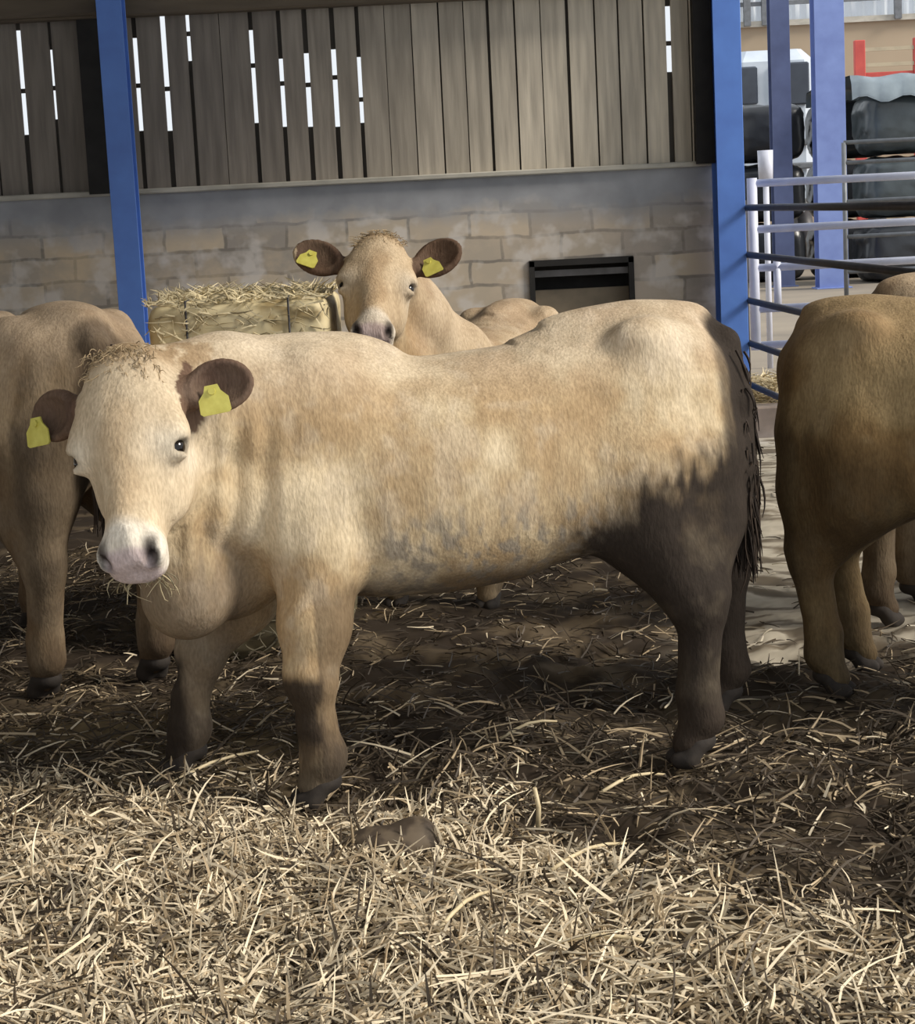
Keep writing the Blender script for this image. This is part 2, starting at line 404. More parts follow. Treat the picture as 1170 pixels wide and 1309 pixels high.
    C = mixc(C, (.035,.024,.018), face*np.exp(-(((np.abs(hu)-.108)/.024)**2+((hv-.190)/.017)**2+((hw+.055)/.03)**2)*1.2)*1.0)
    ear = isH*sstep(.094,.106,np.abs(hu))*sstep(.125,.105,hv)*sstep(.15,.135,hv)
    for E_ in (EL, ERt):
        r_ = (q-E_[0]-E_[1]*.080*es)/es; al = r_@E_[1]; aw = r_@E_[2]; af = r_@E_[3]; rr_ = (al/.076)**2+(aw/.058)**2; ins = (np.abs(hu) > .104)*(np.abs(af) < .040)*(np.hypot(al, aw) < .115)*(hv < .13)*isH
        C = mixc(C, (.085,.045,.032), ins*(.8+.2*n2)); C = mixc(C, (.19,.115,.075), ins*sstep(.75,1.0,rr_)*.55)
    bodyw = 1-isH
    # dirt
    nn = (n1-.5)*.35+(n4-.5)*.5
    muck = np.array((.023,.0165,.012))
    rear = sstep(.10,-.06,(c-(.84-.50*(a+.62)))+nn*.35)*sstep(-.12,-.28,a+nn*.25)
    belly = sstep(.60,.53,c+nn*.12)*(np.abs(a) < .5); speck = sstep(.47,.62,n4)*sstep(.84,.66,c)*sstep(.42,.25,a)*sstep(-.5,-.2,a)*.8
    rump = sstep(-.60,-.635,a)*sstep(1.16,1.06,c+nn*.1)
    low = sstep(.26,.10,c+nn*.3)
    fl = sstep(.0,.06,a-.2)*(c < .45)
    C = mixc(C, (.17,.135,.10), bodyw*sstep(.74,.58,c+nn*.25)*sstep(.56,.68,a+nn*.1)*dirt*.75)
    kn_ = sstep(.37,.33,c+nn*.05)*sstep(.12,.19,c+nn*.1)*sstep(-.03,.0,a-lg['LF'][1]+nn*.06)*fl*(b > 0)
    kn_ = np.maximum(kn_, sstep(.37,.30,c+nn*.06)*sstep(.0,.03,a-(lg['RF'][0]-.02)+nn*.06)*fl*(b < 0))
    C = mixc(C, (.27,.235,.19), bodyw*speck*dirt)
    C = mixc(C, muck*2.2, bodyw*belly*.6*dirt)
    C = mixc(C, muck*1.5, bodyw*rump*.9*dirt*(.6+.4*n2)); C = mixc(C, muck*1.25, bodyw*rear*np.minimum(1,dirt*(.85+.3*n2)))
    C = mixc(C, muck*1.9, bodyw*low*.85*dirt); C = mixc(C, muck*1.3, kn_*.95*dirt)
    if tail:
        for i_ in range(1, len(T)-1):
            p0_, p1_ = np.array(T[i_]), np.array(T[i_+1]); dd = p1_-p0_; tt_ = np.clip((V-p0_)@dd/(dd@dd),0,1); ds = np.linalg.norm(V-p0_-tt_[:,None]*dd, axis=1)
            C = mixc(C, muck*1.3, sstep(.115,.075,ds+nn*.03)*dirt)
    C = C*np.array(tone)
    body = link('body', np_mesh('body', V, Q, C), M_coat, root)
    for nm in ('LF','RF','LH','RH'):
        o = link('hoof', ME_HOOF, M_hoof, root); ft = lg[nm][0]; o.location = (ft+(.0 if nm[1] == 'F' else -.01), lg[nm][2], 0)
    for s in (1,-1):
        o = link('eye', ME_EYE, M_eye, root, label='dark glossy eye'); o.location = H((s*.0955,.188,-.054)); o.scale = (hs*1.15,)*3
    if head or tagcol:
        for s, (base, ed, wd, fr) in ((1,EL), (-1,ERt)):
            # tag hangs in the ear: plate with stud
            t = MB(); cpos = base+ed*(.066 if s == 1 else .115)+wd*(.022 if wd[1] > 0 else -.022)+fr*(.020 if s == 1 else .026)
            W = [(-.013,-.024),(.013,-.024),(.017,-.010),(.030,.006),(.031,.036),(.026,.041),(-.026,.041),(-.031,.036),(-.030,.006),(-.017,-.010)]
            dn = wd if wd[1] > 0 else -wd
            n0 = len(W)
            for zf in (-.0018,.0018):
                for (x, y) in W: t.v.append(tuple(H(cpos+ed*x+dn*y+fr*zf)))
            t.f += [list(range(n0)), list(range(2*n0-1, n0-1, -1))]+[[i, (i+1)%n0, n0+(i+1)%n0, n0+i] for i in range(n0)]
            to = t.build('ear_tag', M_tag, root, label='yellow ear tag')
            MB().tube([H(cpos-dn*.010-fr*.004), H(cpos-dn*.010+fr*.007)], .008*hs, 12).build('tag_stud', M_tag, to)
    if tail:
        N = 1300; tt = rng.random(N); k = tt*(len(T)-2.0)+.9; k = np.minimum(k, len(T)-1.001); i = k.astype(int); Tn = np.array(T)
        p = Tn[i]*(1-(k-i))[:,None]+Tn[np.minimum(i+1, len(T)-1)]*(k-i)[:,None]; p = p+rng.normal(0,.016,(N,3))
        ln = .05+.08*rng.random(N)+.04*(tt > .6)
        tp = p+np.stack([rng.normal(-.002,.014,N), rng.normal(0,.014,N), -ln], 1)
        cc = np.array((.032,.021,.014))*(.6+.9*rng.random((N,1)))*np.array(tone)
        Vt, Ft, Ct = strands(p, tp, np.full(N,.0042), rng.normal(0,.006,(N,3)), cc)
        link('tail_hair', np_mesh('tail_hair', Vt, Ft, Ct), M_hair, root, label='dark matted tail hair', kind='stuff')
    if tuft:
        N = 340; ang = rng.normal(0,1,N); p = np.array([H((x, y, -.055+.035*(1-(x/.08)**2)+.03)) for x, y in zip(np.clip(rng.normal(0,.04,N),-.08,.08), rng.uniform(-.045,.03,N))])
        dv = np.array([HR@np.array((rng.normal(0,.5), rng.uniform(.1,.9), rng.uniform(.1,.4))) for _ in range(N)])
        cc = np.array((.46,.34,.20))*(.6+.6*rng.random((N,1)))
        Vt, Ft, Ct = strands(p, p+dv*.034, np.full(N,.0016), rng.normal(0,.004,(N,3)), cc)
        link('forelock', np_mesh('forelock', Vt, Ft, Ct), M_hair, root, label='curly tan hair between the ears', kind='stuff')
    HEADS.append(H); return root, H

# ------------------------------------------------------------------ the setting: ground
def ground_z(x, y):
    p = np.stack([x, y, np.zeros_like(x)], 1)
    z = (fbm(p, 2.2, 3)-.5)*.12+(fbm(p, 8, 8)-.5)*.10*sstep(7.5,6,y)
    return z*sstep(10.8,8.5,y)*.8+sstep(6.4,10.4,y)*.12
def clean_lit(x, y):            # fresh straw, 0..1; the dark muck colour elsewhere also carries painted shade
    p = np.stack([x, y, np.zeros_like(x)], 1); yb = np.interp(x, [-1.4,-.6,0,.4,.9,1.3], [5.15,4.95,4.62,4.25,3.70,3.3])
    return sstep(.30,-.30,(y-yb)+(fbm(p, 3.5, 40)-.5)*.9)
def far(x, y):
    p = np.stack([x, y, np.zeros_like(x)], 1); return sstep(-.25,.25,y-6.25+(fbm(p, 3, 50)-.5)*.8)*sstep(.55,.95,x-(y-6)*.12)
xs = np.arange(-3.4,3.6,.02); ys = np.arange(3.0,11.05,.02); GX, GY = np.meshgrid(xs, ys); gx, gy = GX.ravel(), GY.ravel()
gz = ground_z(gx, gy); gp = np.stack([gx, gy, gz], 1); cl = clean_lit(gx, gy); fr_ = far(gx, gy)
n1 = fbm(gp, 6, 61); n2 = fbm(gp, 25, 62, 3); n3 = fbm(gp*np.array((1,3.2,1)), 5, 63)
gc = np.tile(np.array((.036,.026,.018)), (len(gp),1)); gc = mixc(gc, (.11,.082,.052), sstep(.45,.65,n1)); gc = mixc(gc, (.26,.20,.125), cl*(.10+.8*sstep(.4,.6,n2)))
lf = sstep(-.3,-.7,gx)*sstep(6.2,5.8,gy); gc = mixc(gc, (.19,.14,.075), lf*.6*(.5+n1))
pale = np.array((.47,.42,.335))*(.75+.5*n2[:,None]); t = fr_*sstep(.36,.52,n3)*.92; gc = gc*(1-t[:,None])+pale*t[:,None]
gc = mixc(gc, (.20,.165,.12), fr_*sstep(.50,.42,n3)*.6)
nx, ny = len(xs), len(ys); I = (np.arange(ny-1)[:,None]*nx+np.arange(nx-1)[None]).ravel()
M_ground = attrmat('bedding', .9, .15)
link('floor', np_mesh('floor', gp, np.stack([I, I+1, I+nx+1, I+nx], 1), gc), M_ground, kind='structure')
# bedding straw
def scatter(N, x0, x1, y0, y1, dens, L0, L1, r0, r1, lift, seg=3):
    x = rng.uniform(x0,x1,N); y = y0+(y1-y0)*rng.random(N)**1.15; k = rng.random(N) < dens(x, y); x, y = x[k], y[k]; N = len(x)
    L = rng.uniform(L0,L1,N)*rng.uniform(.5,1,N); a = rng.uniform(0,2*np.pi,N); dx, dy = np.cos(a)*L, np.sin(a)*L
    r = rng.uniform(r0,r1,N); p = np.stack([x, y, ground_z(x,y)+r+rng.random(N)*lift], 1)
    q = np.stack([x+dx, y+dy, ground_z(x+dx,y+dy)+r+np.maximum(0,rng.normal(.0,1,N))*lift*1.2], 1)
    bv = np.stack([rng.normal(0,.06,N)*L, rng.normal(0,.06,N)*L, rng.uniform(-.04,.12,N)*L], 1)
    c = clean_lit(x, y)[:,None]; u = rng.random((N,1)); pl = np.array((.80,.68,.49)); tn = np.array((.46,.355,.225)); dk = np.array((.075,.055,.036))
    f_ = far(x,y)[:,None]
    col = np.where(u < .05+.50*c, pl, np.where(u < .22+.56*c, tn, dk))*rng.uniform(.65,1.15,(N,1))
    col = np.where((f_ > .5) & (u < .5), np.array((.45,.40,.31)), col)
    return strands(p, q, r, bv, col, seg=seg)
parts = [scatter(42000, -1.45,1.45, 3.35,5.4, lambda x,y: (.14+.86*clean_lit(x,y))*(.25+.75*sstep(.38,.56,fbm(np.stack([x,y,0*x],1),5,90))), .05,.15, .0016,.0038, .025),
         scatter(34000, -1.45,1.45, 3.35,5.3, lambda x,y: (.1+.9*clean_lit(x,y))*(.3+.7*sstep(.40,.55,fbm(np.stack([x,y,0*x],1),5,90))), .015,.055, .0022,.0052, .03, 2),
         scatter(4200, -1.45,1.45, 3.35,5.9, lambda x,y: .55+.45*clean_lit(x,y), .12,.24, .0024,.0042, .04, 4),
         scatter(26000, -2.2,2.0, 5.0,8.6, lambda x,y: (.22+.4*(x < -.4))*(far(x,y) < .5), .05,.15, .0018,.0036, .02),
         scatter(4000, -2.4,2.6, 6.3,10.8, lambda x,y: .35+0*x, .05,.12, .0022,.0045, .012)]
off = 0; VV, FF, CC = [], [], []
for a_, b_, c_ in parts: VV.append(a_); FF.append(b_+off); CC.append(c_); off += len(a_)
link('straw_bedding', np_mesh('straw_bedding', np.concatenate(VV), np.concatenate(FF), np.concatenate(CC), smooth=False), M_straw,
     label='loose straw bedding trodden over the dark muck floor', cat='straw', kind='stuff')

# ------------------------------------------------------------------ walls
def wallmat():
    mt, nt, bs = newmat('stone_blocks'); tc = nd(nt, 'ShaderNodeTexCoord'); sx = nd(nt, 'ShaderNodeSeparateXYZ'); nt.links.new(tc.outputs['Object'], sx.inputs[0])
    cx = nd(nt, 'ShaderNodeCombineXYZ'); nt.links.new(sx.outputs[0], cx.inputs[0]); nt.links.new(sx.outputs[2], cx.inputs[1])
    wn = nd(nt, 'ShaderNodeTexNoise', Scale=5.0, Detail=3.0); nt.links.new(cx.outputs[0], wn.inputs[0])
    wm = nd(nt, 'ShaderNodeVectorMath', operation='MULTIPLY_ADD'); nt.links.new(wn.outputs['Color'], wm.inputs[0]); wm.inputs[1].default_value = (.05,.05,0); nt.links.new(cx.outputs[0], wm.inputs[2])
    br = nd(nt, 'ShaderNodeTexBrick', Scale=1.0); nt.links.new(wm.outputs[0], br.inputs['Vector'])
    for k, v in (('Color1',(.66,.55,.41,1)),('Color2',(.36,.325,.29,1)),('Mortar',(.27,.24,.205,1)),('Mortar Size',.012),('Mortar Smooth',.6),('Brick Width',.34),('Row Height',.135),('Bias',0.0)): br.inputs[k].default_value = v
    n = nd(nt, 'ShaderNodeTexNoise', Scale=3.2, Detail=5.0, Roughness=.6); nt.links.new(cx.outputs[0], n.inputs[0])
    n2 = nd(nt, 'ShaderNodeTexNoise', Scale=6.0, Detail=3.0); nt.links.new(cx.outputs[0], n2.inputs[0])
    # left part warmer and strawy, right part greyer; dark blue-grey course along the top
    hg = nd(nt, 'ShaderNodeMapRange'); nt.links.new(sx.outputs[0], hg.inputs[0]); hg.inputs[1].default_value = -1.2; hg.inputs[2].default_value = 1.4
    c = mix(nt, br.outputs[0], mix(nt, (.84,.66,.43), (.62,.53,.46), hg.outputs[0]), ramp(nt, n.outputs[0], [(.42,(0,0,0)),(.62,(.5,.5,.5))]))
    c = mix(nt, c, (.74,.69,.64), ramp(nt, n2.outputs[0], [(.50,(0,0,0)),(.62,(.7,.7,.7))]))
    ad = nd(nt, 'ShaderNodeMath', operation='MULTIPLY_ADD'); nt.links.new(n.outputs[0], ad.inputs[0]); ad.inputs[1].default_value = .35; nt.links.new(sx.outputs[2], ad.inputs[2])
    zz = nd(nt, 'ShaderNodeMapRange'); nt.links.new(ad.outputs[0], zz.inputs[0]); zz.inputs[1].default_value = 1.55; zz.inputs[2].default_value = 1.70
    c = mix(nt, c, mix(nt, (.24,.245,.26), (.46,.47,.50), n2.outputs[0]), zz.outputs[0])
    nt.links.new(c, bs.inputs['Base Color']); bs.inputs['Roughness'].default_value = .9
    bump(nt, bs, br.outputs['Fac'], -.3, .015); return mt
M_wall = wallmat()
WX0, WX1, WT = -3.4, 1.53, 1.66; HX0, HX1, HZ0, HZ1 = .47, 1.05, .86, 1.18
wb = MB()
wb.box(((WX0+HX0)/2, 11.12, WT/2), (HX0-WX0, .24, WT)); wb.box(((WX1+HX1)/2, 11.12, WT/2), (WX1-HX1, .24, WT))
wb.box(((HX0+HX1)/2, 11.12, HZ0/2), (HX1-HX0, .24, HZ0)); wb.box(((HX0+HX1)/2, 11.12, (WT+HZ1)/2), (HX1-HX0, .24, WT-HZ1))
wb.build('wall_back', M_wall, kind='structure')
M_ledge = pmat('lime_ledge', (.56,.53,.46), (.38,.36,.31), .8, 14, .2, stretch=(.4,1,1))
MB().box(((WX0+WX1)/2, 11.06, WT+.012), (WX1-WX0, .20, .030), bev=.006).build('trim_1', M_ledge, kind='structure')
M_black = pmat('black_timber_shade', (.030,.027,.025), (.015,.014,.013), .8, 10, .2)  # dark frame timber, and the black used for painted shade
M_tanb = pmat('dusty_board', (.27,.22,.155), (.20,.165,.12), .8, 10, .2)
wf = MB(); hx, hz = (HX0+HX1)/2, (HZ0+HZ1)/2
wf.box((hx, 11.01, HZ1-.012), (HX1-HX0, .05, .035)); wf.box((HX0+.012, 11.01, hz), (.03, .05, HZ1-HZ0)); wf.box((HX1-.012, 11.01, hz), (.03, .05, HZ1-HZ0))
fo = wf.build('window_1', M_black, kind='structure')
MB().box((hx, 11.04, HZ1-.072), (HX1-HX0-.05, .03, .036)).build('slat', pmat('grey_slat', (.20,.19,.19), (.12,.115,.11), .8, 12, .1), fo)
MB().box((hx, 11.10, HZ0+.07), (HX1-HX0, .03, .17)).build('lower_board', M_tanb, fo)
MB().box((hx, 11.22, hz), (HX1-HX0, .02, HZ1-HZ0)).build('shade_board', M_black, fo)  # black panel stands in for the shaded inside of the opening
# boarding above
def woodmat():
    mt, nt, bs = newmat('weathered_lit_boards'); at = nd(nt, 'ShaderNodeAttribute', attribute_name='Col'); tc = nd(nt, 'ShaderNodeTexCoord')
    mp = nd(nt, 'ShaderNodeMapping', Scale=(14,14,1.1)); nt.links.new(tc.outputs['Object'], mp.inputs[0])
    n = nd(nt, 'ShaderNodeTexNoise', Scale=2.0, Detail=6.0); nt.links.new(mp.outputs[0], n.inputs[0])
    c = mix(nt, at.outputs['Color'], ramp(nt, n.outputs[0], [(.3,(.72,.71,.70)),(.7,(1.15,1.14,1.12))]), 1.0, 'MULTIPLY')
    nt.links.new(c, bs.inputs['Base Color']); bs.inputs['Roughness'].default_value = .85; bump(nt, bs, n.outputs[0], .4, .006); return mt
M_wood = woodmat()
def bx_mesh(boxes):   # boxes: (x0,x1,y0,y1,z0,z1,col)
    V, F, C = [], [], []
    for x0,x1,y0,y1,z0,z1,c in boxes:
        n = len(V); V += [(x,y,z) for z in (z0,z1) for y in (y0,y1) for x in (x0,x1)]
        F += [[n+i for i in q] for q in ((0,2,3,1),(4,5,7,6),(0,1,5,4),(2,6,7,3),(0,4,6,2),(1,3,7,5))]; C += [c]*8
    return V, F, C
XS = lambda px, py=120: P(px, py, 11).x
seams = [(28,.028,35,170),(68,.016,60,150),(107,.014,80,170),(142,0,0,0),(176,.026,45,165),(213,.030,15,165),(245,.022,12,75),(285,.004,0,0),(325,.024,35,155),(361,.024,72,160),
         (394,.028,65,160),(429,.027,60,160),(461,.022,70,155),(496,.004,0,0),(530,.006,0,0),(565,.009,0,0),(597,.006,0,0),(628,.016,0,0),(662,.010,0,0),(695,.006,0,0),(729,.018,0,0),
         (764,.010,0,0),(794,.010,0,0),(826,.010,0,0),(858,.030,5,90),(884,.008,0,0)]
sx_ = [(-3.6,0,0,0)]+[(XS(-38*k-10+0*k),.010,0,0) for k in (8,6,5,4,3,2,1,0)]+[(XS(a),b,c_,d_) for a,b,c_,d_ in seams]+[(1.60,0,0,0)]
bxs = []; ZT = 3.1
for i in range(len(sx_)-1):
    x0, g0 = sx_[i][:2]; x1, g1 = sx_[i+1][:2]
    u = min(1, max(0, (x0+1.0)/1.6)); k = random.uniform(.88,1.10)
    c = [(.25*(1-u)+.66*u)*k, (.22*(1-u)+.59*u)*k, (.19*(1-u)+.48*u)*k]  # boards darker left, paler right: fall of light put into their colour
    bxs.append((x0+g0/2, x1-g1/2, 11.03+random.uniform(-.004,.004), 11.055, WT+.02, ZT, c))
for x0, g, ya, yb in sx_[1:-1]:
    dk = [.085,.076,.066]; hwid = .055
    if ya == yb: bxs.append((x0-hwid/2, x0+hwid/2, 11.060, 11.08, WT+.02, ZT, dk)); continue
    pz = lambda yy: P(400, yy, 11).z+(x0-XS(400))*0
    base = {1:0}; zt = 1.5+(P(585+ (x0*FPX/11), ya, 11).z-1.5); zb = P(585+(x0*FPX/11), yb, 11).z
    bxs.append((x0-hwid/2, x0+hwid/2, 11.060, 11.08, WT+.02, zb, dk))
    if zt < ZT: bxs.append((x0-hwid/2, x0+hwid/2, 11.060, 11.08, zt, ZT, dk))
    zm = zb+(zt-zb)*random.uniform(.35,.65); bxs.append((x0-hwid/2, x0+hwid/2, 11.060, 11.08, zm-.012, zm+.012, dk))
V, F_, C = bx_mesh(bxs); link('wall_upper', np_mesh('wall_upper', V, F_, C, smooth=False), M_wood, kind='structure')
M_beam = pmat('old_beam', (.16,.125,.085), (.09,.07,.05), .85, 4, .3, stretch=(.5,3,3))
MB().box((-1.0, 10.94, 2.66), (5.1, .12, .10), bev=.01).build('trim_2', M_beam, kind='structure')
MB().box((-2.55, 10.86, 2.74), (1.55, .10, .24), bev=.01).build('trim_3', M_beam, kind='structure')
MB().box((XS(122), 10.98, 2.14), (.13, .08, .94)).build('shade_strip_1', M_black, kind='structure')  # black strip drawn where shadow falls beside the left column
MB().box((XS(897,100), 10.96, 2.30), (.10, .10, 1.26)).build('shade_strip_2', M_black, kind='structure')  # likewise a strip of painted shade beside the right column
# the added roof over the pen is out of view; steel columns
def column(name, x, y, z0, z1, w_, d_, mat, label, t=.012, rz=0):
    mb = MB(); mb.box((0, -d_/2+t/2, (z0+z1)/2), (w_, t, z1-z0), bev=.002); mb.box((0, 0, (z0+z1)/2), (t, d_-2*t, z1-z0)); mb.box((0, d_/2-t/2, (z0+z1)/2), (w_, t, z1-z0), bev=.002)
    r = empty(name, (x,y,0), rz, label=label, cat='column'); mb.build('beam', mat, r)
    MB().box((0, 0, z0+.008), (w_+.08, d_+.08, .016), bev=.003).build('base_plate', mat, r); return r
gzf = lambda x, y: float(ground_z(np.array([x]), np.array([y]))[0])
column('steel_column', P(151,120,10.75).x, 10.72, gzf(-1.7,10.7)-.03, 3.2, .135, .14, M_blue, 'bright blue steel column in front of the slatted boards at the left')
rc = column('steel_column', P(928,120,10.86).x, 10.86, gzf(1.6,10.8)-.03, 3.2, .15, .20, M_blue, 'bright blue steel column where the boarded wall meets the gateway')

MB().box((-4.1, 5.6, .85), (.24, 10.8, 1.7)).build('wall_left_added', M_wall, kind='structure')  # unseen wall, added to keep ambient light off the left side
MB().box((-4.1, 5.6, 2.98), (.06, 10.8, 2.6)).build('wall_left_added_boarding', pmat('side_boards', (.20,.175,.15), (.13,.115,.10), .85, 4, .2, stretch=(1,8,.6)), kind='structure')  # upper half of the added light-blocking wall
MB().box((-2.5, 6.45, 4.35), (11.0, 9.9, .12)).build('ceiling_added', pmat('roof_sheet', (.30,.29,.27), (.20,.19,.18), .8, 3, .1), kind='structure')  # unseen roof, added and sized to block sky light yet pass the sun
for k in range(5): MB().box((-2.5, 2.2+2.2*k, 4.20), (11.0, .09, .16)).build('trim_10', M_beam, kind='structure')
# ------------------------------------------------------------------ gates
def gate(label, p0, p1, z0, z1, rails, r, mat, stays=(), group=None, rr=None):
    p0, p1 = Vector((*p0,0)), Vector((*p1,0)); L_ = (p1-p0).length
    g = empty('gate', p0, math.atan2((p1-p0).y, (p1-p0).x), label=label, cat='gate')
    for z in rails: MB().tube([(0,0,z), (L_,0,z)], r).build('rail', mat, g, True)
    for x in (0, L_): MB().tube([(x,0,z0), (x,0,z1)], rr or r*1.15).build('stile', mat, g, True)
    for x in stays: MB().tube([(x,0,z0), (x,0,z1)], r*.8).build('brace', mat, g, True)
    return g
g = gate('white galvanised five-rail gate closing the gateway beside the blue column', (P(963,300,11.06).x, 11.06), (4.9, 11.06), .62, 1.58, [.645,.85,1.08,1.295,1.55], .022, M_galv, rr=.030)
MB().tube([(.13,0,.85),(.13,0,1.12)], .022).build('latch_bracket', M_galv, g, True)
gate('dark steel hurdle gate standing open towards the camera behind the right cow', (1.655, 10.90), (1.80, 7.35), .40, 1.46, [.45,.68,.915,1.165,1.42], .018, M_dark)
MB().box((3.2, 11.2, .16), (3.3, .20, .26), bev=.01).build('trim_6', pmat('kerb', (.26,.205,.165), (.17,.135,.11), .9, 9, .3), kind='structure')
# yard floor beyond
M_yard = pmat('yard_concrete', (.30,.25,.19), (.20,.17,.135), .9, .8, .2, stretch=(1,1,1), bd=.02)
MB().box((6, 26, .20), (26, 29.4, .1)).build('floor_yard', M_yard, kind='structure')
N = 5000; x = rng.uniform(1.6,3.2,N); y = rng.uniform(11.3,12.6,N); p = np.stack([x,y,np.full(N,.26)+.16*sstep(12.4,11.6,y)*rng.random(N)],1); a_ = rng.uniform(0,6.28,N)
q = p+np.stack([np.cos(a_)*.12, np.sin(a_)*.12, rng.uniform(-.02,.05,N)],1)
vt, ft, ct = strands(p, q, np.full(N,.005), rng.normal(0,.01,(N,3)), np.array((.70,.58,.36))*rng.uniform(.6,1.1,(N,1)), seg=2)
link('fodder_straw', np_mesh('fodder_straw', vt, ft, ct, smooth=False), M_straw, label='strip of pale loose straw lying behind the kerb below the gate', cat='straw', kind='stuff')
# background steel columns
column('steel_column', P(997,120,26).x, 26, .25, 6, .25, .25, M_blue2, 'slate blue steel column nearer the gatepost, beyond the white gate')
column('steel_column', P(1059,120,25).x, 25, .25, 6, .37, .30, M_blue3, 'broad pale blue steel column beyond the white gate')
# slim white standpipe post and grey hurdle
wp = empty('gate_post', (P(981,300,14).x, 14, .25), label='slim white post standing just beyond the white gate', cat='post')
MB().tube([(0,0,0),(0,0,P(981,235,14).z-.25)], .022).build('shaft', M_galv, wp, True)
MB().tube([(0,0,P(981,232,14).z-.25),(0,0,P(981,192,14).z-.25)], [.05,.055], 12).build('cap', M_galv, wp, True)
zt = P(1085,182,17).z
gate('thin grey field gate far beyond the white gate', (P(1081,300,17).x, 17), (P(1081,300,17).x+3, 17.0), .4, zt, [zt, zt-.17, zt-.5, zt-.8, zt-1.1], .018, M_grey)
# wrapped bales: two tiers
M_wrap = pmat('bale_wrap', (.085,.105,.115), (.04,.05,.055), .30, 3, .3, bd=.03)
M_wrap2 = pmat('bale_wrap_black', (.030,.033,.040), (.016,.018,.022), .30, 3, .3, bd=.03)
M_wrap3 = pmat('bale_wrap_pale', (.30,.36,.40), (.18,.22,.25), .3, 3, .3, bd=.03)
def bale_mesh(nm, rx, ry, rz):
    f = Field((-rx-.1,-ry-.1,-.1), (rx+.1,ry+.1,2*rz+.1), .05)
    sl, X = f.reg((-rx-.1,-ry-.1,-.1), (rx+.1,ry+.1,2*rz+.1)); q = np.abs((X-np.array((0,0,rz)))/np.array((rx,ry,rz)))
    f.comb(sl, ((q**5).sum(-1)**.2-1)*min(rx,ry,rz), .05); V, Q = f.mesh(); V = V+ (fbm(V*np.array((1,1,2.5)), 3.5, 5)[:,None]-.5)*.09
    V[:,2] = np.maximum(V[:,2], 0); return np_mesh(nm, V, Q)
MEB = bale_mesh('wrapped_bale', .56, .6, .395); cnt = 0
def wbale(px, zi, Y, mat, label):
    me = MEB.copy(); me.materials.append(mat); o = link('wrapped_bale', me, None, None, label=label, cat='silage bale', group='wrapped bales in the yard')
    o.location = (P(px,200,Y).x, Y, .25+.83*zi)
cols_ = [(972,28.0,'just right of the near blue column'), (1086,28.0,'right of the pale blue column'), (1150,26.2,'in front, at the right edge of the photo')]
for px, Y, wh in cols_:
    for zi, tier in enumerate(('bottom','middle','top')):
        pass
        wbale(px+(zi-1)*1, zi, Y, M_wrap if (zi == 2 and px > 1120) or (zi==1 and px>1120) else M_wrap2, f'dark wrapped bale, {tier} tier, {wh}')
zb_ = .25+.83*3+.02; x0_, x1_ = P(1078,110,26).x, P(1215,110,26).x
ts = empty('bale_sheet', ((x0_+x1_)/2, 27.3, zb_), label='pale grey-blue sheet lying over the wrapped bale stack', cat='sheet')
v = []; ni = 16; rows = [(-1.86,-.16),(-1.84,.02),(-1.75,.12),(-.9,.13),(0,.12),(.9,.12),(1.3,.10),(1.36,-.1)]
for j, (yy, zz_) in enumerate(rows):
    for i in range(ni):
        xx = (i/(ni-1)-.5)*(x1_-x0_); v.append((xx, yy+.02*math.sin(i*2.1+j), zz_+.018*math.sin(i*.9+j*.7)*(1 if j < 7 else 0)+(.03*math.sin(i*1.1) if j == 0 else 0)))
n_ = len(v); v += [(a,b,c+.02) for a,b,c in v]; fs = []
for j in range(len(rows)-1):
    for i in range(ni-1):
        a0 = j*ni+i; fs += [[a0, a0+ni, a0+ni+1, a0+1], [n_+a0, n_+a0+1, n_+a0+ni+1, n_+a0+ni]]
me = bpy.data.meshes.new('sheet'); me.from_pydata(v, [], fs); me.polygons.foreach_set('use_smooth', [True]*len(me.polygons)); link('sheet', me, M_wrap3, ts)
# lorry behind the stack
Y = 31.5; lx0, lx1 = P(930,80,Y).x, P(1037,80,Y).x; zt = P(990,50,Y).z
M_wht = pmat('lorry_white', (.62,.68,.76), (.50,.56,.64), .35, 3, .05); M_gls = pmat('dark_glass', (.05,.06,.08), (.03,.035,.05), .1, 3, 0)
lo = empty('lorry', ((lx0+lx1)/2, Y, .25), label='pale blue-white lorry parked behind the dark bale stack', cat='lorry'); W_ = lx1-lx0; Hh = zt-.25
cab = MB().box((0, .6, Hh*.60), (W_, 2.0, Hh*.70), bev=.18).build('cab', M_wht, lo)
MB().box((W_*.20, -.44, Hh*.80), (W_*.42, .08, Hh*.18), bev=.03).build('windscreen', M_gls, lo); MB().box((-W_*.30, -.44, Hh*.80), (W_*.20, .08, Hh*.16), bev=.03).build('side_window', M_gls, lo)
MB().box((W_*.20, -.46, Hh*.55), (W_*.5, .08, .10), bev=.02).build('grille', M_grey, lo)
MB().box((W_*.20, -.46, Hh*.45), (W_*.5, .08, .10), bev=.02).build('grille', M_grey, lo)
MB().box((0, -.5, Hh*.33), (W_, .12, .22), bev=.04).build('bumper', M_wht, lo)
for sx in (-1,1):
    MB().tube([(sx*W_*.36-.12,.2,.5),(sx*W_*.36+.12,.2,.5)], .5, 24).build('wheel', M_dark, lo, True)
